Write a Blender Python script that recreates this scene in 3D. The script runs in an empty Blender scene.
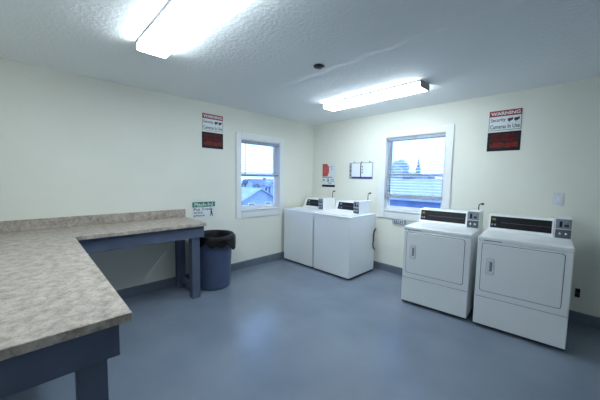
import bpy, bmesh, math, random
from mathutils import Vector, Matrix, noise
random.seed(7)
PI = math.pi
SC = bpy.context.scene
COL = SC.collection

# ------------------------------------------------------------------ materials
def nodes(name):
    m = bpy.data.materials.new(name); m.use_nodes = True
    nt = m.node_tree
    return m, nt, nt.nodes['Principled BSDF']

def mat(name, col, rough=.5, metal=0., var=0., vscale=4., bump=0., bscale=60., bdist=.002, spec=.5, coat=0.):
    """plain procedural material: colour with soft noise variation and a fine noise bump"""
    m, nt, b = nodes(name)
    N, L = nt.nodes, nt.links
    b.inputs['Base Color'].default_value = (*col, 1)
    b.inputs['Roughness'].default_value = rough
    b.inputs['Metallic'].default_value = metal
    b.inputs['Specular IOR Level'].default_value = spec
    if coat: b.inputs['Coat Weight'].default_value = coat
    tc = N.new('ShaderNodeTexCoord')
    if var:
        nz = N.new('ShaderNodeTexNoise'); nz.inputs['Scale'].default_value = vscale; nz.inputs['Detail'].default_value = 4
        L.new(tc.outputs['Object'], nz.inputs['Vector'])
        r = N.new('ShaderNodeValToRGB')
        r.color_ramp.elements[0].position = .3; r.color_ramp.elements[1].position = .7
        r.color_ramp.elements[0].color = (*[c * (1 - var) for c in col], 1)
        r.color_ramp.elements[1].color = (*[min(1, c * (1 + var)) for c in col], 1)
        L.new(nz.outputs['Fac'], r.inputs['Fac']); L.new(r.outputs['Color'], b.inputs['Base Color'])
    if bump:
        n2 = N.new('ShaderNodeTexNoise'); n2.inputs['Scale'].default_value = bscale; n2.inputs['Detail'].default_value = 3
        L.new(tc.outputs['Object'], n2.inputs['Vector'])
        bp = N.new('ShaderNodeBump'); bp.inputs['Strength'].default_value = bump; bp.inputs['Distance'].default_value = bdist
        L.new(n2.outputs['Fac'], bp.inputs['Height']); L.new(bp.outputs['Normal'], b.inputs['Normal'])
    return m

def mat_emit(name, col, strength):
    m, nt, b = nodes(name)
    b.inputs['Base Color'].default_value = (.9, .9, .9, 1)
    b.inputs['Emission Color'].default_value = (*col, 1)
    b.inputs['Emission Strength'].default_value = strength
    return m

def mat_glass(name):
    m = bpy.data.materials.new(name); m.use_nodes = True
    nt = m.node_tree; N, L = nt.nodes, nt.links
    N.clear()
    o = N.new('ShaderNodeOutputMaterial'); mx = N.new('ShaderNodeMixShader'); t = N.new('ShaderNodeBsdfTransparent')
    g = N.new('ShaderNodeBsdfGlossy'); g.inputs['Roughness'].default_value = .02
    f = N.new('ShaderNodeFresnel'); f.inputs['IOR'].default_value = 1.3
    t.inputs['Color'].default_value = (.95, .97, .98, 1)
    L.new(f.outputs[0], mx.inputs[0]); L.new(t.outputs[0], mx.inputs[1]); L.new(g.outputs[0], mx.inputs[2])
    L.new(mx.outputs[0], o.inputs[0])
    return m

def mat_granite(name, gain=1.0):
    m, nt, b = nodes(name); N, L = nt.nodes, nt.links
    tc = N.new('ShaderNodeTexCoord')
    def nz(scale, det, rgh=.55):
        n = N.new('ShaderNodeTexNoise'); n.inputs['Scale'].default_value = scale; n.inputs['Detail'].default_value = det
        n.inputs['Roughness'].default_value = rgh
        L.new(tc.outputs['Object'], n.inputs['Vector']); return n
    def ramp(src, stops):
        r = N.new('ShaderNodeValToRGB'); e = r.color_ramp.elements
        while len(e) < len(stops): e.new(.5)
        for k, (p, c) in enumerate(stops): e[k].position = p; e[k].color = (*[x * gain for x in c], 1)
        L.new(src.outputs['Fac'], r.inputs['Fac']); return r
    a = ramp(nz(17, 8, .68), [(.30, (.20, .155, .13)), (.42, (.36, .30, .26)), (.54, (.48, .415, .37)), (.68, (.575, .52, .47))])
    n2 = nz(70, 5, .7)
    f = N.new('ShaderNodeValToRGB'); f.color_ramp.elements[0].position = .52; f.color_ramp.elements[1].position = .66
    L.new(n2.outputs['Fac'], f.inputs['Fac'])
    mx = N.new('ShaderNodeMix'); mx.data_type = 'RGBA'
    L.new(f.outputs['Color'], mx.inputs[0]); L.new(a.outputs['Color'], mx.inputs[6])
    mx.inputs[7].default_value = (.24 * gain, .205 * gain, .185 * gain, 1)
    L.new(mx.outputs[2], b.inputs['Base Color'])
    b.inputs['Roughness'].default_value = .38
    return m

def mat_floor():
    m, nt, b = nodes('painted_floor'); N, L = nt.nodes, nt.links
    tc = N.new('ShaderNodeTexCoord')
    n1 = N.new('ShaderNodeTexNoise'); n1.inputs['Scale'].default_value = 1.6; n1.inputs['Detail'].default_value = 6
    n2 = N.new('ShaderNodeTexNoise'); n2.inputs['Scale'].default_value = 45; n2.inputs['Detail'].default_value = 3
    L.new(tc.outputs['Object'], n1.inputs['Vector']); L.new(tc.outputs['Object'], n2.inputs['Vector'])
    r = N.new('ShaderNodeValToRGB'); r.color_ramp.elements[0].position = .3; r.color_ramp.elements[1].position = .72
    r.color_ramp.elements[0].color = (.155, .190, .255, 1); r.color_ramp.elements[1].color = (.205, .245, .315, 1)
    L.new(n1.outputs['Fac'], r.inputs['Fac'])
    r2 = N.new('ShaderNodeValToRGB'); r2.color_ramp.elements[0].position = .72; r2.color_ramp.elements[1].position = .8
    r2.color_ramp.elements[0].color = (0, 0, 0, 1); r2.color_ramp.elements[1].color = (.5, .5, .5, 1)
    L.new(n2.outputs['Fac'], r2.inputs['Fac'])
    mx = N.new('ShaderNodeMix'); mx.data_type = 'RGBA'; mx.inputs[7].default_value = (.30, .34, .40, 1)
    L.new(r2.outputs['Color'], mx.inputs[0]); L.new(r.outputs['Color'], mx.inputs[6])
    L.new(mx.outputs[2], b.inputs['Base Color'])
    b.inputs['Roughness'].default_value = .24
    bp = N.new('ShaderNodeBump'); bp.inputs['Strength'].default_value = .08; bp.inputs['Distance'].default_value = .004
    L.new(n2.outputs['Fac'], bp.inputs['Height']); L.new(bp.outputs['Normal'], b.inputs['Normal'])
    return m

def mat_ceiling():
    m, nt, b = nodes('textured_ceiling'); N, L = nt.nodes, nt.links
    b.inputs['Base Color'].default_value = (.80, .83, .85, 1); b.inputs['Roughness'].default_value = .8
    tc = N.new('ShaderNodeTexCoord')
    n = N.new('ShaderNodeTexNoise'); n.inputs['Scale'].default_value = 38; n.inputs['Detail'].default_value = 4
    L.new(tc.outputs['Object'], n.inputs['Vector'])
    r = N.new('ShaderNodeValToRGB'); r.color_ramp.elements[0].position = .42; r.color_ramp.elements[1].position = .62
    L.new(n.outputs['Fac'], r.inputs['Fac'])
    bp = N.new('ShaderNodeBump'); bp.inputs['Strength'].default_value = .3; bp.inputs['Distance'].default_value = .005
    L.new(r.outputs['Color'], bp.inputs['Height'])
    L.new(bp.outputs['Normal'], b.inputs['Normal'])
    return m

M = dict(
    wall=mat('cream_wall_paint', (.80, .80, .73), .6, bump=.25, bscale=90, bdist=.003, var=.02, vscale=2),
    ceiling=mat_ceiling(), floor=mat_floor(),
    base=mat('grey_blue_trim_paint', (.135, .165, .215), .45, var=.1, vscale=6),
    trim=mat('white_trim_paint', (.80, .82, .84), .4, var=.02),
    vinyl=mat('white_vinyl', (.78, .81, .85), .35, var=.02),
    slat=mat('white_blind_slat', (.70, .71, .73), .45, var=.02),
    wand=mat('grey_clear_plastic', (.25, .28, .33), .3, var=.05),
    glass=mat_glass('window_glass'),
    white=mat('white_enamel', (.86, .88, .90), .28, var=.012, vscale=3, coat=.2),
    plastic=mat('white_plastic', (.74, .77, .80), .4, var=.015),
    gap=mat('dark_seam', (.06, .08, .12), .7, var=.1),
    black=mat('black_panel', (.016, .015, .02), .35, spec=.2, var=.2, vscale=20),
    toe=mat('black_toe_plinth', (.02, .022, .03), .6, var=.2),
    badge=mat('olive_yellow_badge', (.17, .18, .05), .4, var=.1),
    silver=mat('brushed_silver', (.24, .27, .32), .4, metal=.3, var=.06, vscale=40),
    chrome=mat('bright_metal', (.7, .72, .75), .2, metal=.9, var=.03),
    slate=mat('dark_coin_plate', (.10, .12, .15), .4, var=.15, vscale=30),
    cable=mat('black_cable', (.015, .016, .02), .5, var=.2),
    granite=mat_granite('speckled_laminate'),
    wood=mat('slate_blue_painted_wood', (.080, .102, .165), .5, var=.12, vscale=5, bump=.15, bscale=40),
    can=mat('slate_blue_bin_plastic', (.060, .085, .165), .45, var=.08, vscale=8),
    liner=mat('black_bin_liner', (.006, .0055, .007), .45, spec=.25, var=.3, vscale=12, bump=.5, bscale=25, bdist=.01),
    steel=mat('grey_steel', (.34, .36, .38), .45, var=.05),
    lamp=mat_emit('lit_acrylic_lens', (.83, .955, 1.0), 23.5),
    signwhite=mat('sign_white', (.74, .78, .82), .35, var=.02),
    signred=mat('sign_red', (.33, .022, .03), .35, var=.08, vscale=20),
    signblack=mat('sign_black', (.012, .014, .022), .5, spec=.2, var=.2, vscale=20),
    darkred=mat('deep_red_print', (.075, .005, .007), .5, spec=.2, var=.45, vscale=28),
    brightred=mat('orange_red_print', (.22, .016, .009), .5, spec=.2, var=.35, vscale=40),
    pinkred=mat('pink_red_print', (.50, .08, .08), .4, var=.25, vscale=18),
    signgreen=mat('sign_green', (.02, .22, .12), .35, var=.1, vscale=20),
    ink=mat('dark_ink', (.03, .035, .045), .5, var=.1),
    greyink=mat('grey_ink', (.22, .26, .32), .5, var=.3, vscale=40),
    paper=mat('white_paper', (.80, .84, .92), .5, var=.02),
    navy=mat('navy_strip', (.03, .03, .22), .4, var=.1),
    framegrey=mat('grey_board_frame', (.33, .37, .45), .45, var=.2, vscale=30),
    switch=mat('pale_switch_plate', (.72, .74, .78), .4, var=.02),
    brown=mat('dark_brown_plate', (.03, .026, .022), .4, var=.15),
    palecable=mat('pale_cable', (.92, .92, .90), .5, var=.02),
    dome=mat('dark_dome', (.01, .012, .03), .2, var=.1),
    # outside
    ground=mat('pale_street', (.34, .35, .37), .9, var=.15, vscale=.3),
    roof=mat('pale_grey_shingle', (.36, .37, .40), .9, var=.18, vscale=2.5),
    roofwhite=mat('frosted_roof', (.36, .38, .42), .9, var=.2, vscale=1),
    roofdark=mat('dark_slate_roof', (.16, .17, .20), .9, var=.2, vscale=2),
    siding=mat('blue_siding', (.20, .24, .36), .8, var=.2, vscale=1.2),
    sidingpale=mat('pale_siding', (.36, .39, .44), .8, var=.1, vscale=1),
    leafhazed=mat('hazed_leaves', (.34, .38, .40), .9, var=.3, vscale=2),  # leaf colour paled to carry the outdoor haze
    leafdark=mat('dark_green_leaves', (.16, .19, .20), .9, var=.4, vscale=2),
    bark=mat('bark', (.10, .09, .09), .9, var=.3, vscale=6),
    pane=mat('dark_house_pane', (.06, .08, .12), .2, var=.1),
)

# ------------------------------------------------------------------ mesh builder
class MB:
    def __init__(s): s.bm = bmesh.new()
    def box(s, lo, hi, bev=0., seg=2, shear=None):
        lo, hi = Vector(lo), Vector(hi)
        bm = bmesh.new(); bmesh.ops.create_cube(bm, size=1)
        for v in bm.verts:
            v.co = Vector([lo[k] + (v.co[k] + .5) * (hi[k] - lo[k]) for k in range(3)])
        if bev: bmesh.ops.bevel(bm, geom=list(bm.edges), offset=bev, segments=seg, profile=.5, affect='EDGES')
        return s.merge(bm)
    def merge(s, bm, mtx=None):
        me = bpy.data.meshes.new('tmp'); bm.to_mesh(me); bm.free()
        if mtx is not None: me.transform(mtx)
        s.bm.from_mesh(me); bpy.data.meshes.remove(me); return s
    def prism(s, pts, axis, a, b, bev=0.):
        """polygon pts in the plane of the two other axes, extruded along axis from a to b"""
        oth = [k for k in range(3) if k != axis]
        bm = bmesh.new(); rings = []
        for t in (a, b):
            ring = []
            for p in pts:
                c = [0, 0, 0]; c[axis] = t; c[oth[0]] = p[0]; c[oth[1]] = p[1]
                ring.append(bm.verts.new(c))
            rings.append(ring)
        n = len(pts)
        bm.faces.new(rings[0]); bm.faces.new(rings[1][::-1])
        for k in range(n): bm.faces.new([rings[0][k], rings[1][k], rings[1][(k + 1) % n], rings[0][(k + 1) % n]])
        bmesh.ops.recalc_face_normals(bm, faces=bm.faces)
        if bev: bmesh.ops.bevel(bm, geom=list(bm.edges), offset=bev, segments=2, profile=.5, affect='EDGES')
        return s.merge(bm)
    def lathe(s, prof, c=(0, 0, 0), seg=40, axis=2, wob=None):
        bm = bmesh.new(); rings = []
        for (r, z) in prof:
            ring = []
            for k in range(seg):
                a = 2 * PI * k / seg
                rr = r * (wob(a, z) if wob else 1)
                p = [rr * math.cos(a), rr * math.sin(a), z]
                if axis == 1: p = [p[0], p[2], p[1]]
                if axis == 0: p = [p[2], p[0], p[1]]
                ring.append(bm.verts.new(Vector(c) + Vector(p)))
            rings.append(ring)
        for i in range(len(rings) - 1):
            for k in range(seg):
                bm.faces.new([rings[i][k], rings[i][(k + 1) % seg], rings[i + 1][(k + 1) % seg], rings[i + 1][k]])
        for ring, r in ((rings[0], prof[0][0]), (rings[-1], prof[-1][0])):
            if r > 1e-6:
                try: bm.faces.new(ring)
                except ValueError: pass
        bmesh.ops.remove_doubles(bm, verts=bm.verts, dist=1e-6)
        bmesh.ops.recalc_face_normals(bm, faces=bm.faces)
        for f in bm.faces: f.smooth = True
        return s.merge(bm)
    def tube(s, pts, r, seg=10):
        pts = [Vector(p) for p in pts]; bm = bmesh.new(); rings = []
        up = Vector((0, 0, 1))
        for i, p in enumerate(pts):
            d = (pts[min(i + 1, len(pts) - 1)] - pts[max(i - 1, 0)]).normalized()
            u = d.cross(up)
            if u.length < .05: u = d.cross(Vector((1, 0, 0)))
            u.normalize(); w = d.cross(u)
            rings.append([bm.verts.new(p + r * (math.cos(2 * PI * k / seg) * u + math.sin(2 * PI * k / seg) * w)) for k in range(seg)])
        for i in range(len(rings) - 1):
            best = min(range(seg), key=lambda o: sum((rings[i][k].co - rings[i + 1][(k + o) % seg].co).length for k in range(seg)))
            for k in range(seg):
                f = bm.faces.new([rings[i][k], rings[i][(k + 1) % seg], rings[i + 1][(k + 1 + best) % seg], rings[i + 1][(k + best) % seg]]); f.smooth = True
        bm.faces.new(rings[0]); bm.faces.new(rings[-1])
        bmesh.ops.recalc_face_normals(bm, faces=bm.faces)
        return s.merge(bm)
    def build(s, name, m, parent=None):
        me = bpy.data.meshes.new(name); s.bm.to_mesh(me); s.bm.free()
        me.materials.append(m)
        o = bpy.data.objects.new(name, me); COL.objects.link(o)
        if parent is not None: o.parent = parent
        return o

def box(name, lo, hi, m, parent=None, bev=0.): return MB().box(lo, hi, bev).build(name, m, parent)

def tag(o, label, cat, group=None):
    o['label'] = label; o['category'] = cat; o['kind'] = 'thing'
    if group: o['group'] = group
    return o
def thing(name, label, cat, loc=(0, 0, 0), rz=0., group=None):
    o = bpy.data.objects.new(name, None); COL.objects.link(o); o.empty_display_size = .1
    o.location = loc; o.rotation_euler = (0, 0, rz)
    return tag(o, label, cat, group)
def struct(o, label=None):
    o['kind'] = 'structure'
    if label: o['label'] = label
    return o
def copy_thing(src, loc, rz, label):
    c = src.copy(); COL.objects.link(c); c.location = loc; c.rotation_euler = (0, 0, rz); c['label'] = label
    for ch in list(src.children):
        d = ch.copy(); COL.objects.link(d); d.parent = c
        for g in list(ch.children):
            e = g.copy(); COL.objects.link(e); e.parent = d
    return c

def text_mesh(name, lines, m, parent, depth=.0008, bold=.03):
    """lines: (string, u0, v0, width, height) in the sign's own frame: u right, v up, local x-z plane facing -y"""
    b = MB()
    for (txt, u0, v0, w, h) in lines:
        cu = bpy.data.curves.new('tmp_text', 'FONT'); cu.body = txt; cu.size = 1; cu.extrude = .0; cu.offset = bold
        ob = bpy.data.objects.new('tmp_text', cu); COL.objects.link(ob)
        dg = bpy.context.evaluated_depsgraph_get(); dg.update()
        me = bpy.data.meshes.new_from_object(ob.evaluated_get(dg))
        bpy.data.objects.remove(ob); bpy.data.curves.remove(cu)
        xs = [v.co.x for v in me.vertices]; ys = [v.co.y for v in me.vertices]
        x0, x1, y0, y1 = min(xs), max(xs), min(ys), max(ys)
        for v in me.vertices:
            v.co = Vector((u0 + (v.co.x - x0) / (x1 - x0) * w, 0, v0 + (v.co.y - y0) / (y1 - y0) * h))
        bm = bmesh.new(); bm.from_mesh(me); bpy.data.meshes.remove(me)
        ex = bmesh.ops.extrude_face_region(bm, geom=list(bm.faces))
        for v in [g for g in ex['geom'] if isinstance(g, bmesh.types.BMVert)]: v.co.y -= depth
        bmesh.ops.recalc_face_normals(bm, faces=bm.faces)
        b.merge(bm)
    o = b.build(name, m, parent); return o

# ------------------------------------------------------------------ the room
H = 2.545
RX, RY = 6.4, -4.72          # room reaches x = 0..RX, y = RY..0
T = .15
def wall_with_hole(name, axis, lo, hi, hole, depth):
    """wall lying along `axis` (0: x, 1: y); hole = (a0, a1, z0, z1)"""
    b = MB(); a0, a1, z0, z1 = hole
    for (p0, p1, q0, q1) in ((lo, a0, 0, H), (a1, hi, 0, H), (a0, a1, 0, z0), (a0, a1, z1, H)):
        if axis == 0: b.box((p0, depth[0], q0), (p1, depth[1], q1))
        else: b.box((depth[0], p0, q0), (depth[1], p1, q1))
    return b.build(name, M['wall'])
HOLE_R = (1.585, 2.472, .975, 2.158)
HOLE_L = (-1.692, -.885, .93, 2.098)
struct(wall_with_hole('wall_right', 0, 0, RX, HOLE_R, (0, T)), 'cream painted wall behind the washers and dryers')
struct(wall_with_hole('wall_left', 1, RY, T, HOLE_L, (-T, 0)), 'cream painted wall behind the folding table')
struct(box('wall_rear', (-T, RY - T, 0), (RX + T, RY, H), M['wall']))
struct(box('wall_side', (RX, RY, 0), (RX + T, T, H), M['wall']))
struct(box('floor', (-T, RY - T, -.12), (RX + T, T, 0), M['floor']), 'glossy grey-blue painted floor')
b = MB().box((-T, RY - T, H), (RX + T, T, H + .12))
# shallow drywall seam swelling across the ceiling
bm = bmesh.new()
n = 60; rows = []
for i in range(n + 1):
    x = 1.1 + 3.2 * i / n; y0 = -2.02 - .10 * i / n + .012 * math.sin(i * .9)
    hgt = .022 * math.sin(PI * i / n) ** .5 * (.75 + .25 * math.sin(i * .7))
    rows.append([bm.verts.new((x, y0 + dy, H - hgt * hh + .0005)) for dy, hh in ((-.11, 0), (-.05, .5), (-.012, 1), (.02, .8), (.09, 0))])
for i in range(n):
    for k in range(4):
        f = bm.faces.new([rows[i][k], rows[i + 1][k], rows[i + 1][k + 1], rows[i][k + 1]]); f.smooth = True
bmesh.ops.recalc_face_normals(bm, faces=bm.faces)
b.merge(bm)
struct(b.build('ceiling', M['ceiling']), 'textured grey-white ceiling')

def base_prof(h=.12, t=.016): return [(0, 0), (t, 0), (t, h - .012), (t - .006, h - .003), (0, h)]
b = MB().prism([(-p[0], p[1]) for p in base_prof()], 0, .017, RX)
struct(b.build('baseboard_right', M['base']), 'grey-blue baseboard behind the machines')
b = MB().prism(base_prof(), 1, RY, -.0)
struct(b.build('baseboard_left', M['base']), 'grey-blue baseboard under the folding table')

def window(name, axis, hole, outer, sash_mid, blind_low, label, blind_label, group):
    """axis 0: in the wall y = 0 (outside +y); axis 1: in the wall x = 0 (outside -x). built in a local frame: u along, d outwards, z up"""
    def P(u, d, z): return (u, d, z) if axis == 0 else (-d, u, z)
    def bx(mb, u0, u1, d0, d1, z0, z1, bev=.0):
        a, c = P(u0, d0, z0), P(u1, d1, z1)
        return mb.box([min(a[k], c[k]) for k in range(3)], [max(a[k], c[k]) for k in range(3)], bev)
    a0, a1, z0, z1 = hole; o0, o1, oz0, oz1 = outer
    casing = MB()
    bx(casing, o0, a0 + .004, -.02, -.0005, oz0, oz1, .004); bx(casing, a1 - .004, o1, -.02, -.0005, oz0, oz1, .004)
    bx(casing, a0 + .004, a1 - .004, -.019, -.0005, z1 - .004, oz1, .004); bx(casing, a0 + .004, a1 - .004, -.019, -.0005, oz0, z0 + .004, .004)
    root = casing.build(name, M['trim']); struct(root, label)
    jl = MB()   # reveal lining
    for q in ((a0, a0 + .006, z0, z1), (a1 - .006, a1, z0, z1), (a0 + .006, a1 - .006, z0, z0 + .012), (a0 + .006, a1 - .006, z1 - .012, z1)):
        bx(jl, q[0], q[1], 0, T, q[2], q[3])
    jl.build('jamb', M['trim'], root)
    sill = MB(); bx(sill, a0 + .006, a1 - .006, -.028, .07, z0 + .012, z0 + .034, .005); sill.build('sill', M['trim'], root)
    fr = MB(); w = .02
    u0, u1, q0, q1 = a0 + .006, a1 - .006, z0 + .034, z1 - .012
    for q in ((u0, u0 + w, q0, q1), (u1 - w, u1, q0, q1), (u0 + w, u1 - w, q0, q0 + .03), (u0 + w, u1 - w, q1 - w, q1)):
        bx(fr, q[0], q[1], .07, .14, q[2], q[3], .003)
    fr.build('frame', M['vinyl'], root)
    s0, s1 = u0 + w, u1 - w
    def sash(nm, d0, d1, zb, zt):
        sb = MB(); t = .024
        bx(sb, s0, s0 + t, d0, d1, zb, zt, .003); bx(sb, s1 - t, s1, d0, d1, zb, zt, .003)
        bx(sb, s0 + t, s1 - t, d0, d1, zb, zb + t + .006, .003); bx(sb, s0 + t, s1 - t, d0, d1, zt - t, zt, .003)
        s = sb.build(nm, M['vinyl'], root)
        g = MB(); dm = (d0 + d1) / 2; bx(g, s0 + t - .004, s1 - t + .004, dm - .002, dm + .002, zb + t, zt - t + .004)
        g.build('pane', M['glass'], s)
        return s
    sash('upper_sash', .108, .132, sash_mid - .02, q1 - w)
    sash('lower_sash', .078, .102, q0 + .03, sash_mid + .02)
    # ---- the blind hanging in the reveal (a thing of its own)
    bl = thing('window_blind', blind_label, 'window blind', P((a0 + a1) / 2, .04, z1 - .012), 0, group)
    inv = Vector(bl.location)
    def part(mb, nm, m):
        ob = mb.build(nm, m, bl); ob.data.transform(Matrix.Translation(-inv)); return ob
    b0, b1 = u0 + .006, u1 - .006
    hr = MB(); bx(hr, b0, b1, .012, .062, z1 - .057, z1 - .012, .004); part(hr, 'head_rail', M['framegrey'])
    zb = blind_low
    sl = MB(); z = z1 - .095
    while z > zb + .075:
        pts = [(.012, z - .006), (.037, z + .001), (.062, z + .003), (.062, z + .0045), (.037, z + .0025), (.012, z - .0045)]
        if axis == 0: sl.prism(pts, 0, b0, b1)
        else: sl.prism([(-p[0], p[1]) for p in pts], 1, b0, b1)
        z -= .043
    for k in range(6): bx(sl, b0, b1, .012, .062, zb + .030 + k * .0055, zb + .033 + k * .0055)
    part(sl, 'slats', M['slat'])
    br = MB(); bx(br, b0, b1, .012, .062, zb + .004, zb + .027, .004); part(br, 'bottom_rail', M['framegrey'])
    for f in (.16, .84):
        lc = MB(); uu = b0 + f * (b1 - b0)
        for d in (.0105, .0635): lc.tube([P(uu, d, z1 - .06), P(uu, d, zb + .02)], .0011, 6)
        part(lc, 'ladder_cord', M['slat'])
    wd = MB(); uu = b0 + .075; wd.tube([P(uu, .004, z1 - .05), P(uu, .004, zb + .03)], .0045, 8); part(wd, 'tilt_wand', M['wand'])
    return root
window('window_1', 1, HOLE_L, (-1.783, -.791, .832, 2.19), 1.525, 1.515, 'white framed window in the left wall',
       'white slatted blind half lowered in the window nearer the trash can', 'window blinds')
window('window_2', 0, HOLE_R, (1.48, 2.569, .877, 2.247), 1.562, 1.205, 'white framed window above the gap between washers and dryers',
       'white slatted blind lowered most of the way in the window between washers and dryers', 'window blinds')

# ------------------------------------------------------------------ ceiling lights
def ceiling_light(label, cx, cy, L):
    t = thing('ceiling_light', label, 'ceiling light', (cx, cy, H), 0, 'fluorescent ceiling lights')
    box('housing', (-L / 2, -.114, -.018), (L / 2, .114, 0), M['steel'], t, .002)
    pr = [(-.106, -.018), (-.108, -.030), (-.107, -.060), (-.102, -.066), (.102, -.066), (.107, -.060), (.108, -.030), (.106, -.018)]
    MB().prism(pr, 0, -L / 2 + .012, L / 2 - .012).build('diffuser', M['lamp'], t)
    pe = [(-.112, -.018), (-.112, -.030), (-.111, -.064), (-.104, -.070), (.104, -.070), (.111, -.064), (.112, -.030), (.112, -.018)]
    MB().prism(pe, 0, -L / 2, -L / 2 + .012, .002).build('end_cap', M['steel'], t)
    MB().prism(pe, 0, L / 2 - .012, L / 2, .002).build('end_cap', M['steel'], t)
    return t
la = ceiling_light('long lit fluorescent light overhead, cut off by the top edge of the photo', 1.268 + .69, -3.345, 1.38)
lb = copy_thing(la, (1.18 + .69, -1.0, H), math.radians(-1.5), 'long lit fluorescent light in front of the window between washers and dryers')

t = thing('ceiling_dome', 'small dark round dome on the bare ceiling', 'ceiling dome', (2.008, -2.116, H))
MB().lathe([(0, 0), (.055, 0), (.055, -.006), (.048, -.012), (0, -.012)], seg=36).build('mounting_ring', M['signblack'], t)
MB().lathe([(.044, -.012), (.040, -.016), (.028, -.020), (.012, -.022), (0, -.022)], seg=36).build('dome', M['dome'], t)

# ------------------------------------------------------------------ folding table (one L-shaped table)
TH, TX, TY, BY, EX, TB = .937, .661, -2.590, -3.833, 2.549, RY + .004
t = thing('folding_table', 'L-shaped laundry folding table with speckled laminate top and slate-blue frame', 'table', (0, 0, 0))
Z0 = TH - .038
b = MB().prism([(.003, TB), (EX, TB), (EX, BY), (TX, BY), (TX, TY), (.003, TY)], 2, Z0, TH, .004)
b.build('countertop', M['granite'], t)
box('backsplash', (.003, TB + .025, TH), (.024, TY + .004, TH + .108), M['granite'], t, .003)
box('backsplash', (.003, TB, TH), (EX - .1, TB + .024, TH + .108), M['granite'], t, .003)
A0 = Z0 - .14
ow = .042; oe = .016
box('apron', (TX - ow - .038, BY - ow + .001, A0), (TX - ow, TY - oe, Z0), M['wood'], t, .003)
box('apron', (.03, TY - oe - .038, A0), (TX - ow - .038, TY - oe, Z0), M['wood'], t, .003)
box('apron', (TX - ow - .038, BY - ow - .038, A0), (EX - ow * .6, BY - ow, Z0), M['wood'], t, .003)
box('apron', (EX - ow * .6 - .038, TB + .04, A0), (EX - ow * .6, BY - ow - .038, Z0), M['wood'], t, .003)
LG = .098
def leg(x, y): return box('leg', (x, y, 0), (x + LG, y + LG, Z0 - .001), M['wood'], t, .004)
yl = TY - oe - .038 - LG
leg(TX - ow - .038 - LG, yl); leg(.04, yl)
box('stretcher', (.13, yl + .026, .075), (TX - ow - .038 - LG, yl + .064, .165), M['wood'], t, .003)
yn = BY - ow - .038 - LG
for x in (EX - ow * .6 - .038 - LG, TX - ow - .038 - LG): leg(x, yn)
for x in (EX - ow * .6 - .038 - LG, 1.25, .04): leg(x, TB + .05)
leg(.04, yn)

# ------------------------------------------------------------------ bin and liner
CX, CY = .335, -2.335
t = thing('trash_can', 'round slate-blue plastic trash can beside the end of the folding table', 'trash can', (CX, CY, 0))
prof = [(0, .012), (.19, .012), (.20, 0), (.212, .006), (.216, .03), (.245, .62), (.247, .635), (.262, .64), (.265, .66), (.262, .70), (.252, .705), (.244, .695), (.238, .62), (.206, .04), (0, .03)]
MB().lathe(prof, seg=56).build('body', M['can'], t)
for s in (0, 1):
    a = math.radians(60 + 180 * s)
    ca, sa = math.cos(a), math.sin(a)
    pts = []
    for k in range(9):
        ph = PI * k / 8; u = .06 * math.cos(ph); d = .236 + .045 * math.sin(ph)
        pts.append((d * ca - u * sa, d * sa + u * ca, .545 - .015 * math.sin(ph)))
    MB().tube(pts, .011, 8).build('handle', M['can'], t)
t2 = thing('bin_liner', 'black plastic liner folded over the rim of the trash can', 'trash bag', (CX, CY, 0))
bm = bmesh.new(); seg = 72
def liner_pt(a, k):
    fold = .02 + .03 * math.sin(3 * a + .6) + .022 * math.sin(7 * a + 1) + .018 * math.sin(13 * a)
    corner = max(0, math.cos(a - .35)) ** 8
    tuck = .012 * math.sin(9 * a + k) + .008 * math.sin(17 * a)
    ring = [(.10, .16), (.17, .20), (.205, .34), (.222, .55), (.236, .68), (.25, .722), (.266, .722), (.279, .705), (.284, .66 + .2 * fold), (.288 + .5 * abs(tuck), .61 + fold - .10 * corner)]
    r, z = ring[k]
    if k >= 7: r += .35 * tuck + .035 * corner
    elif k <= 4: r -= .6 * abs(tuck)
    return (r * math.cos(a), r * math.sin(a), z)
rows = [[bm.verts.new(liner_pt(2 * PI * j / seg, k)) for j in range(seg)] for k in range(10)]
for k in range(9):
    for j in range(seg):
        f = bm.faces.new([rows[k][j], rows[k][(j + 1) % seg], rows[k + 1][(j + 1) % seg], rows[k + 1][j]]); f.smooth = True
bm.faces.new(rows[0])
bmesh.ops.recalc_face_normals(bm, faces=bm.faces)
MB().merge(bm).build('bag', M['liner'], t2)

# ------------------------------------------------------------------ dryers
def coin_box(root, x0, x1, y0, y1, z0, z1, cable_h):
    c = box('coin_box', (x0, y0, z0), (x1, y1, z1), M['white'], root, .006)
    w = x1 - x0; h = z1 - z0
    box('coin_plate', (x0 + .005, y0 - .003, z0 + h * .50), (x1 - .005, y0 + .001, z1 - .006), M['silver'], c, .001)
    box('coin_plate', (x0 + .005, y0 - .003, z0 + h * .05), (x1 - .005, y0 + .001, z0 + h * .47), M['slate'], c, .001)
    cx = (x0 + x1) / 2
    box('coin_slot', (x0 + w * .26, y0 - .005, z0 + h * .58), (x0 + w * .42, y0 - .002, z0 + h * .86), M['signblack'], c)
    box('coin_return', (x0 + w * .55, y0 - .006, z0 + h * .60), (x0 + w * .80, y0 - .002, z0 + h * .72), M['ink'], c, .001)
    for f in (.32, .68):
        MB().lathe([(0, 0), (.011, 0), (.011, .006), (.004, .008), (0, .008)], (x0 + w * f, y0 - .011, z0 + h * .27), 20, 1).build('lock', M['chrome'], c)
    if cable_h:
        xx, yy = x0 + w * .62, y1 - .03
        MB().tube([(xx, yy, z1 - .003), (xx, yy, z1 + cable_h * .6), (xx + .004, yy, z1 + cable_h * .85), (xx + .016, yy, z1 + cable_h), (xx + .032, yy, z1 + cable_h * .98)], .006, 8).build('cable', M['cable'], root)
        MB().tube([(xx + .026, yy, z1 + cable_h * .99), (xx + .05, yy, z1 + cable_h * 1.0)], .013, 10).build('cable_plug', M['cable'], root)
    return c

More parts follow.
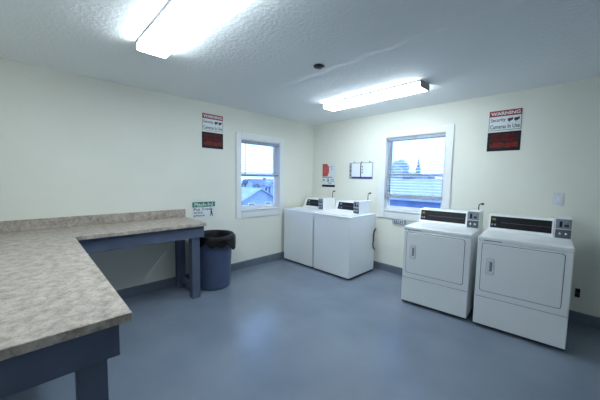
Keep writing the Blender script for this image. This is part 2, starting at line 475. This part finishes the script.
W, D = .700, .71
def make_dryer(label, loc, rz):
    t = thing('dryer', label, 'clothes dryer', loc, rz, 'coin dryers')
    MB().box((.004, .03, .012), (W - .004, D - .02, .045)).build('plinth', M['toe'], t)
    MB().box((0, .004, .03), (W, D, .895), .008).build('cabinet', M['white'], t)
    MB().box((-.003, -.006, .893), (W + .003, D, .942), .014, 3).build('top_panel', M['white'], t)
    box('lower_panel', (.004, -.004, .035), (W - .004, .01, .322), M['white'], t, .004)
    box('front_seam', (.006, -.001, .320), (W - .006, .01, .328), M['framegrey'], t)
    box('upper_panel', (.004, -.004, .327), (W - .004, .01, .890), M['white'], t, .004)
    # door with a dark gap line around it
    def rrect(x0, x1, z0, z1, r):
        pts = []
        for cx, cz, a0 in ((x1 - r, z1 - r, 0), (x0 + r, z1 - r, 90), (x0 + r, z0 + r, 180), (x1 - r, z0 + r, 270)):
            for k in range(5):
                a = math.radians(a0 + 22.5 * k); pts.append((cx + r * math.cos(a), cz + r * math.sin(a)))
        return pts
    MB().prism(rrect(.038, .648, .386, .876, .022), 1, -.0055, .0).build('door_gap', M['gap'], t)
    d = MB().prism(rrect(.0425, .6435, .3905, .8715, .02), 1, -.011, -.002, .003).build('door', M['white'], t)
    MB().prism(rrect(.083, .152, .566, .729, .015), 1, -.0122, -.009).build('handle_shadow', M['framegrey'], d)  # grey plate standing in for the shadow outline around the handle
    MB().prism(rrect(.086, .148, .570, .725, .014), 1, -.019, -.009, .003).build('handle_frame', M['plastic'], d)
    MB().prism(rrect(.106, .136, .602, .698, .008), 1, -.0198, -.017).build('handle_recess', M['silver'], d)
    MB().prism(rrect(.107, .113, .608, .692, .003), 1, -.0215, -.019, .001).build('handle', M['white'], d)
    # console
    y0 = .44
    prof = [(y0 - .01, .938), (D - .02, .938), (D - .02, 1.114), (D - .06, 1.122), (y0 + .052, 1.118), (y0 + .044, 1.110), (y0 + .010, .970), (y0 - .006, .955)]
    c = MB().prism(prof, 0, .022, .566, .003).build('console', M['white'], t)
    def face(x0, x1, f0, f1, off, th, nm, m, par):
        A, B = Vector((0, y0 + .010, .970)), Vector((0, y0 + .044, 1.110)); dv = B - A; nv = Vector((0, -dv.z, dv.y)).normalized()
        p = [A + dv * f0 + nv * (off + th), A + dv * f1 + nv * (off + th), A + dv * f1 + nv * off, A + dv * f0 + nv * off]
        return MB().prism([(q.y, q.z) for q in p], 0, x0, x1).build(nm, m, par)
    face(.040, .552, .06, .95, -.001, .003, 'control_panel', M['black'], c)
    face(.054, .086, .62, .80, .002, .001, 'badge', M['badge'], c)
    face(.050, .066, .22, .36, .002, .002, 'button', M['silver'], c); face(.076, .092, .22, .36, .002, .002, 'button', M['silver'], c)
    face(.135, .545, .48, .50, .002, .0008, 'panel_line', M['slate'], c)
    box('name_strip', (.05, -.0066, .9), (.20, -.0055, .908), M['greyink'], t)
    coin_box(t, .572, .696, .425, D - .02, .938, 1.142, .075)
    for x in (.05, W - .05):
        for y in (.07, D - .07):
            MB().lathe([(0, 0), (.02, 0), (.02, .008), (.008, .012), (.008, .03), (0, .03)], (x, y, 0), 16).build('foot', M['toe'], t)
    return t
d1 = make_dryer('white coin dryer nearer the window, black plug on its coin box', (2.352, -.912, 0), math.radians(3.9))
d2 = copy_thing(d1, (3.112, -.879, 0), math.radians(3.7), 'white coin dryer at the right end of the row, beneath the light switch')
for ch in list(d2.children):
    if ch.name.startswith('cable'): bpy.data.objects.remove(ch)

# ------------------------------------------------------------------ washers
WW, WD, WH = .70, .70, .950
def make_washer(label, loc, rz):
    t = thing('washing_machine', label, 'washing machine', loc, rz, 'top-loading coin washers')
    MB().box((.006, .02, .008), (WW - .006, WD - .02, .05)).build('plinth', M['toe'], t)
    MB().box((0, 0, .028), (WW, WD, WH - .034), .012).build('cabinet', M['white'], t)
    MB().box((-.003, -.006, WH - .04), (WW + .003, WD, WH - .004), .013, 3).build('top_panel', M['white'], t)
    box('lid_seam', (.052, .028, WH - .006), (.648, .352, WH - .0035), M['gap'], t)
    l = MB().box((.056, .032, WH - .006), (.644, .348, WH + .006), .005).build('lid', M['white'], t)
    box('lid_grip', (.29, .028, WH - .002), (.41, .034, WH + .004), M['plastic'], l, .002)
    y0 = .375
    prof = [(y0 - .015, WH - .004), (WD - .01, WH - .004), (WD - .01, 1.115), (WD - .05, 1.125), (y0 + .085, 1.125), (y0 + .078, 1.118), (y0 + .022, .978), (y0 - .012, .958)]
    c = MB().prism(prof, 0, .10, .612, .003).build('console', M['white'], t)
    A, B = Vector((0, y0 + .022, .978)), Vector((0, y0 + .078, 1.118)); dv = B - A; nv = Vector((0, -dv.z, dv.y)).normalized()
    def face(x0, x1, f0, f1, off, th, nm, m):
        p = [A + dv * f0 + nv * (off + th), A + dv * f1 + nv * (off + th), A + dv * f1 + nv * off, A + dv * f0 + nv * off]
        return MB().prism([(q.y, q.z) for q in p], 0, x0, x1).build(nm, m, c)
    face(.155, .485, .10, .90, -.001, .003, 'control_panel', M['black'])
    face(.185, .225, .60, .80, .002, .001, 'badge', M['greyink'])
    face(.190, .206, .24, .38, .002, .002, 'button', M['silver']); face(.228, .244, .24, .38, .002, .002, 'button', M['silver'])
    face(.25, .47, .48, .51, .002, .0008, 'panel_line', M['slate'])
    coin_box(t, .505, .615, .355, WD - .01, WH - .004, 1.148, .12)
    for x in (.06, WW - .06):
        for y in (.07, WD - .07):
            MB().lathe([(0, 0), (.022, 0), (.022, .008), (.009, .012), (.009, .03), (0, .03)], (x, y, 0), 16).build('foot', M['toe'], t)
    return t
w1 = make_washer('white top-loading washer tucked into the corner of the room', (.085, -.835, 0), 0)
w2 = copy_thing(w1, (.818, -.835, 0), 0, 'white top-loading washer with its bare right side showing, black hose behind')
MB().tube([(WW + .02, WD - .02, .70), (WW + .022, WD - .06, .66), (WW + .03, WD - .09, .60), (WW + .036, WD - .10, .52), (WW + .03, WD - .10, .45), (WW + .022, WD - .07, .40), (WW + .02, WD - .02, .36)], .011, 10).build('drain_hose', M['cable'], w2)

# ------------------------------------------------------------------ signs and notices: local frame u right, v up, face -y
def sign_root(name, label, cat, loc, rz, w, h, m, group=None, tilt=0.):
    t = thing(name, label, cat, loc, rz, group)
    if tilt: t.rotation_euler = (0, tilt, rz)
    box('sheet', (0, -.004, 0), (w, 0, h), m, t, .001)
    return t
def warning_sign(label, loc, rz):
    w, h = .325, .242
    t = sign_root('warning_sign', label, 'warning sign', loc, rz, w, h, M['signwhite'], 'security camera warning signs')
    e = .008
    b = MB()
    for lo, hi in (((e * .4, -.0048, 0 + e * .4), (w - e * .4, -.004, e)), ((e * .4, -.0048, e), (e, -.004, h * .69)), ((w - e, -.0048, e), (w - e * .4, -.004, h * .69))): b.box(lo, hi)
    b.build('border', M['ink'], t)
    box('header_band', (.003, -.005, h * .70), (w - .003, -.004, h - .003), M['signred'], t)
    text_mesh('lettering', [('WARNING', .018, h * .76, w - .036, h * .17)], M['signwhite'], t).location.y = -.005
    text_mesh('lettering', [('Security', .020, h * .40, .150, h * .22)], M['ink'], t, bold=.012).location.y = -.004
    text_mesh('lettering', [('Cameras In Use', .018, h * .10, w - .036, h * .20)], M['ink'], t, bold=.012).location.y = -.004
    for u in (.190, .252):   # camera pictograms
        c = MB()
        c.box((u, -.0052, h * .44), (u + .036, -.004, h * .58)); c.box((u + .036, -.0052, h * .48), (u + .050, -.004, h * .60)); c.box((u + .014, -.0052, h * .38), (u + .02, -.004, h * .44))
        c.build('camera_symbol', M['ink'], t)
    return t
wa = warning_sign('red and white camera warning sign on the wall above the dryers', (2.956, -.001, 2.106), 0)
wb = copy_thing(wa, (.001, -2.325, 2.148), PI / 2, 'red and white camera warning sign on the wall above the trash can')
def red_sign(label, loc, rz):
    w, h = .33, .228
    t = sign_root('red_sign', label, 'sign', loc, rz, w, h, M['signblack'], 'black signs with red print')
    for u, v, ru, rv in ((.098, .150, .074, .058), (.222, .152, .080, .060)):
        pts = [(u + ru * math.cos(2 * PI * k / 24) * (1 + .12 * math.sin(5 * k)), v + rv * math.sin(2 * PI * k / 24) * (1 + .1 * math.cos(3 * k))) for k in range(24)]
        MB().prism(pts, 1, -.0048, -.0038).build('red_patch', M['darkred'], t)
    b = MB(); u = .03; rnd = random.Random(3)
    while u < w - .04:
        s = rnd.uniform(.008, .016); b.box((u, -.0052, .035 + rnd.uniform(0, .010)), (u + s, -.0038, .092 + rnd.uniform(-.012, .012))); u += s + rnd.uniform(.002, .006)
    b.build('red_band', M['brightred'], t)
    return t
ra = red_sign('black sign with smeared red print right beneath the warning sign over the dryers', (2.952, -.001, 1.862), 0)
rb = copy_thing(ra, (.001, -2.33, 1.902), PI / 2, 'black sign with smeared red print right beneath the warning sign by the trash can')

w, h = .348, .228
t = sign_root('litter_sign', 'small green and white Pitch-In sign on the wall above the table end', 'sign', (.001, -2.485, .902), PI / 2, w, h, M['signwhite'])
box('header_band', (.003, -.005, h * .67), (w - .003, -.004, h - .003), M['signgreen'], t)
text_mesh('lettering', [('Pitch-In!', .03, h * .705, w - .065, h * .23)], M['signwhite'], t).location.y = -.005
for ln in (('Put Trash', .022, h * .45, .28, h * .17), ('in', .022, h * .27, .05, h * .13), ('its', .088, h * .27, .066, h * .13), ('place', .022, h * .05, .16, h * .17)):
    text_mesh('lettering', [ln], M['ink'], t, bold=.01).location.y = -.004
f = MB().prism([(.285 + .010 * math.cos(2 * PI * k / 14), h * .46 + .010 * math.sin(2 * PI * k / 14)) for k in range(14)], 1, -.005, -.004)
f.prism([(.275, h * .40), (.297, h * .41), (.300, h * .26), (.312, h * .06), (.302, h * .06), (.290, h * .20), (.276, h * .06), (.266, h * .06), (.280, h * .26)], 1, -.005, -.004)
f.prism([(.276, h * .395), (.262, h * .27), (.268, h * .26), (.282, h * .34)], 1, -.005, -.004)
f.build('figure_symbol', M['ink'], t)

t = sign_root('hanging_poster', 'narrow white poster with red shape and black foot strip in the corner', 'poster', (.252, 0, 1.328), 0, .322, .452, M['signwhite'])
MB().prism([(.008, .205), (.008, .444), (.12, .444), (.168, .39), (.172, .30), (.14, .215), (.11, .205)], 1, -.005, -.004).build('red_shape', M['pinkred'], t)
box('foot_strip', (.004, -.005, .004), (.318, -.004, .046), M['signblack'], t)
for lo, hi in (((.006, .180), (.25, .198)), ((.19, .38), (.27, .392)), ((.22, .33), (.25, .35)), ((.02, .115), (.062, .15)), ((.15, .07), (.24, .085)), ((.13, .10), (.17, .165)), ((.2, .11), (.30, .122)), ((.22, .14), (.29, .155))):
    box('dark_mark', (lo[0], -.005, lo[1]), (hi[0], -.004, hi[1]), M['greyink'], t)

w, h = .474, .285
t = sign_root('hanging_notice_board', 'grey framed notice holding two white sheets above a dark blue strip', 'notice board', (.888, 0, 1.492), 0, w, h, M['framegrey'])
box('notice_sheet', (.052, -.006, .040), (.226, -.0035, h - .012), M['paper'], t)
box('notice_sheet', (.250, -.006, .040), (w - .018, -.0035, h - .012), M['paper'], t)
box('blue_strip', (.052, -.0065, .010), (w - .012, -.0035, .040), M['navy'], t)
box('centre_bar', (.228, -.007, .036), (.246, -.0035, h - .006), M['ink'], t)
for z in (.06, .12, .15, .2): box('dark_mark', (.012, -.0055, z), (.040, -.0035, z + .022), M['ink'], t)
for z in (.1, .15, .2): box('dark_mark', (.26, -.0068, z), (.282, -.0055, z + .028), M['greyink'], t)
for u in (.09, .24, .40): box('clip', (u, -.008, h - .004), (u + .022, 0, h + .02), M['greyink'], t, .002)

# ------------------------------------------------------------------ switch, outlets, pale line
t = thing('light_switch', 'pale plate with a light switch on the wall above the last dryer', 'light switch', (3.648, -.001, 1.312))
box('plate', (-.042, -.006, -.07), (.042, 0, .07), M['switch'], t, .003)
box('toggle', (-.009, -.014, -.02), (.009, -.005, .02), M['paper'], t, .002)
for z in (-.05, .05): MB().lathe([(0, 0), (.004, 0), (.003, .002), (0, .002)], (0, -.008, z), 10, 1).build('screw', M['silver'], t)
t = thing('wall_outlet', 'small dark outlet low on the wall right of the last dryer', 'wall outlet', (3.862, -.001, .325))
box('plate', (-.020, -.006, -.048), (.020, 0, .048), M['brown'], t, .003)
for z in (-.026, .026): box('receptacle', (-.014, -.009, z - .017), (.014, -.005, z + .017), M['signblack'], t, .003)
t = thing('outlet_box', 'grey surface outlet box with two dark sockets beneath the window sill', 'outlet box', (1.858, -.001, .841))
box('body', (-.106, -.03, -.031), (.106, 0, .031), M['framegrey'], t, .003)
for u in (-.052, .05):
    r = box('receptacle', (u - .036, -.033, -.022), (u + .036, -.029, .022), M['paper'], t, .002)
    for du in (-.016, .016): box('socket', (u + du - .011, -.0345, -.016), (u + du + .011, -.032, .016), M['signblack'], r)
b = MB().tube([(.002, -2.745, .64), (.002, -2.85, .51), (.002, -2.98, .35), (.002, -3.10, .20)], .007, 8)  # thin white tube half set in the wall, drawn as a slanting line
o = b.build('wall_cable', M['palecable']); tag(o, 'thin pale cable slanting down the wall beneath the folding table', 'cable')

# ------------------------------------------------------------------ outside, seen through the two windows (the room is one storey up)
G = -3.2
struct(box('ground', (-75, -30, G - .3), (45, 95, G), M['ground']))
def house(label, x0, x1, y0, y1, eave, ridge, axis, wallm, roofm, oh=.4):
    cx, cy = (x0 + x1) / 2, (y0 + y1) / 2
    t = thing('house', label, 'house', (cx, cy, G), 0, 'neighbouring houses')
    hx, hy = (x1 - x0) / 2, (y1 - y0) / 2; e, r = eave - G, ridge - G
    if axis == 0: MB().prism([(-hy, 0), (hy, 0), (hy, e), (0, r), (-hy, e)], 0, -hx, hx).build('wall', wallm, t)
    else: MB().prism([(-hx, 0), (hx, 0), (hx, e), (0, r), (-hx, e)], 1, -hy, hy).build('wall', wallm, t)
    hw = hy if axis == 0 else hx; hl = (hx if axis == 0 else hy) + oh
    sl = (r - e) / hw; k = .14
    pr_ = [(-hw - oh, e - sl * oh + .02), (0, r + .02), (hw + oh, e - sl * oh + .02), (hw + oh, e - sl * oh + .02 + k), (0, r + .02 + k), (-hw - oh, e - sl * oh + .02 + k)]
    MB().prism(pr_, axis, -hl, hl).build('roof', roofm, t)
    def win(u, z, side, ww=.5, hh=.55):
        if side == 'y': lo, hi = (u - ww, -hy - .05, z - hh), (u + ww, -hy + .03, z + hh)
        else: lo, hi = (hx - .03, u - ww, z - hh), (hx + .05, u + ww, z + hh)
        f = box('window', lo, hi, M['vinyl'], t)
        if side == 'y': box('pane', (lo[0] + .09, lo[1] - .01, lo[2] + .09), (hi[0] - .09, lo[1] + .02, hi[2] - .09), M['pane'], f)
        else: box('pane', (hi[0] - .02, lo[1] + .09, lo[2] + .09), (hi[0] + .01, hi[1] - .09, hi[2] - .09), M['pane'], f)
    side = 'y' if cx > -12 else 'x'
    n = 4 if side == 'y' else 2
    half = hx if side == 'y' else hy
    for i in range(n): win(-half + (i + .5) * 2 * half / n, min(1.6, e - .9), side)
    box('chimney', (-.3, -.3, r - .3), (.3, .3, r + .55), M['roofdark'], t)
    return t
house('long blue house with a pale shingle roof outside the window between washers and dryers', -11.5, 3.5, 9.4, 17.6, .55, 1.42, 0, M['siding'], M['roof'])
house('low dark-roofed house beyond the long pale roof, left of the trees', -26.5, -16.5, 46, 54, .6, 2.1, 0, M['sidingpale'], M['roofdark'])
house('pale gabled house with a whitish roof seen in the window by the trash can', -33, -24, 13.9, 18.9, -1.25, .0, 0, M['sidingpale'], M['roofwhite'])
house('dark-roofed house farther behind the pale gabled house', -62, -54, 38, 48, -.6, .9, 1, M['sidingpale'], M['roofdark'])

def blob(mb, c, r, seed, rough=.28, sub=3, sz=1.):
    bm = bmesh.new(); bmesh.ops.create_icosphere(bm, subdivisions=sub, radius=1)
    for v in bm.verts:
        d = v.co.normalized()
        k = 1 + rough * noise.noise(d * 2.3 + Vector((seed, 0, 0))) + rough * .7 * noise.noise(d * 6 + Vector((0, seed, 0)))
        v.co = Vector(c) + Vector((d.x * r * k, d.y * r * k, d.z * r * k * sz))
    mb.merge(bm)
def tree(label, x, y, top, r, leaf, seed, crown_h=None):
    t = thing('tree', label, 'tree', (x, y, G), 0, 'trees outside')
    hh = top - G; ch = crown_h or 2 * r; rnd = random.Random(seed)
    MB().tube([(0, 0, 0), (.05, .02, hh - ch * .8), (.0, .05, hh - ch * .3)], .16, 8).build('trunk', M['bark'], t)
    b = MB(); blob(b, (0, 0, hh - ch / 2), r * .8, seed, .3, 3, ch / (2 * r))
    for k in range(26):
        a = rnd.uniform(0, 2 * PI); zc = rnd.uniform(-.85, .9); rr = math.sqrt(max(0, 1 - zc * zc)) * r * .72
        blob(b, (rr * math.cos(a), rr * math.sin(a), hh - ch / 2 + zc * ch * .40), r * rnd.uniform(.20, .34), seed + k, .5, 2)
    b.build('crown', leaf, t)
    return t
def fir(label, x, y, top, r, seed):
    t = thing('conifer', label, 'tree', (x, y, G), 0, 'trees outside')
    hh = top - G; rnd = random.Random(seed)
    MB().tube([(0, 0, 0), (0, 0, hh * .9)], .14, 8).build('trunk', M['bark'], t)
    b = MB(); n = 11
    for k in range(n):
        z0 = hh * (.14 + .80 * k / n); rr = r * (1 - k / n) ** .85 + .06; hz = hh * .17
        b.lathe([(rr, z0), (rr * .45, z0 + hz * .45), (0, z0 + hz)], (0, 0, 0), 22, 2, lambda a, z, s=k: 1 + .22 * math.sin(9 * a + s) + .12 * math.sin(17 * a + 2 * s))
    b.build('crown', M['leafhazed'], t)
    return t
tree('round-headed haze-pale tree seen through the blind left of the conifer', -13.0, 31, 4.35, 1.25, M['leafhazed'], 3, 3.6)
fir('slim pointed conifer seen through the blind between washers and dryers', -10.6, 31, 4.2, 1.0, 5)
tree('dark bushy tree under the round-headed tree beyond the long pale roof', -14.6, 36, 2.0, 1.5, M['leafdark'], 11)
tree('dark bushy tree at the foot of the conifer beyond the long pale roof', -11.3, 36, 2.05, 1.5, M['leafdark'], 12)
tree('small distant dark tree at the right edge of the window view beyond the roof', -9.6, 40, 1.7, 1.0, M['leafdark'], 15)
tree('dark tree at the left edge of the view in the window by the trash can', -40, 24.75, 1.2, .6, M['leafdark'], 21)
tree('hazy grey-green tree at the right of the view in the window by the trash can', -38, 28.9, 1.4, 1.0, M['leafhazed'], 25)
tree('dark bush just behind the pale gabled house in the window by the trash can', -38, 25.9, .45, .75, M['leafdark'], 27)

# ------------------------------------------------------------------ daylight: pale overcast sky
wld = bpy.data.worlds.new('overcast_sky'); SC.world = wld; wld.use_nodes = True
nt = wld.node_tree; N, L = nt.nodes, nt.links
bg = N['Background']
tc = N.new('ShaderNodeTexCoord'); nz = N.new('ShaderNodeTexNoise'); nz.inputs['Scale'].default_value = 2.2; nz.inputs['Detail'].default_value = 5
L.new(tc.outputs['Generated'], nz.inputs['Vector'])
r = N.new('ShaderNodeValToRGB'); r.color_ramp.elements[0].position = .35; r.color_ramp.elements[1].position = .65
r.color_ramp.elements[0].color = (.25, .46, 1.0, 1); r.color_ramp.elements[1].color = (.30, .51, 1.0, 1)
L.new(nz.outputs['Fac'], r.inputs['Fac']); L.new(r.outputs['Color'], bg.inputs['Color'])
bg.inputs['Strength'].default_value = 4.1

# ------------------------------------------------------------------ camera
f, pitch, roll, yaw = 275.734, -4.56, .94, 45.284
ya, pi_, ro = [math.radians(v) for v in (yaw, pitch, roll)]
fw = Vector((-math.sin(ya) * math.cos(pi_), math.cos(ya) * math.cos(pi_), math.sin(pi_)))
rt = Vector((math.cos(ya), math.sin(ya), 0)); up = rt.cross(fw)
r2 = math.cos(ro) * rt + math.sin(ro) * up; u2 = -math.sin(ro) * rt + math.cos(ro) * up
cd = bpy.data.cameras.new('camera'); cam = bpy.data.objects.new('camera', cd); COL.objects.link(cam)
cd.sensor_fit = 'HORIZONTAL'; cd.sensor_width = 36; cd.lens = f / 600 * 36; cd.clip_start = .02; cd.clip_end = 500
mw = Matrix((r2, u2, -fw)).transposed().to_4x4(); mw.translation = Vector((3.799, -4.116, 1.494))
cam.matrix_world = mw
SC.camera = cam

vs = SC.view_settings
SC.display_settings.display_device = 'sRGB'
vs.view_transform = 'Standard'; vs.look = 'None'; vs.gamma = 1; vs.use_curve_mapping = False; vs.exposure = 0.27
SC.cycles.use_denoising = True
SC.cycles.max_bounces = 12; SC.cycles.diffuse_bounces = 8
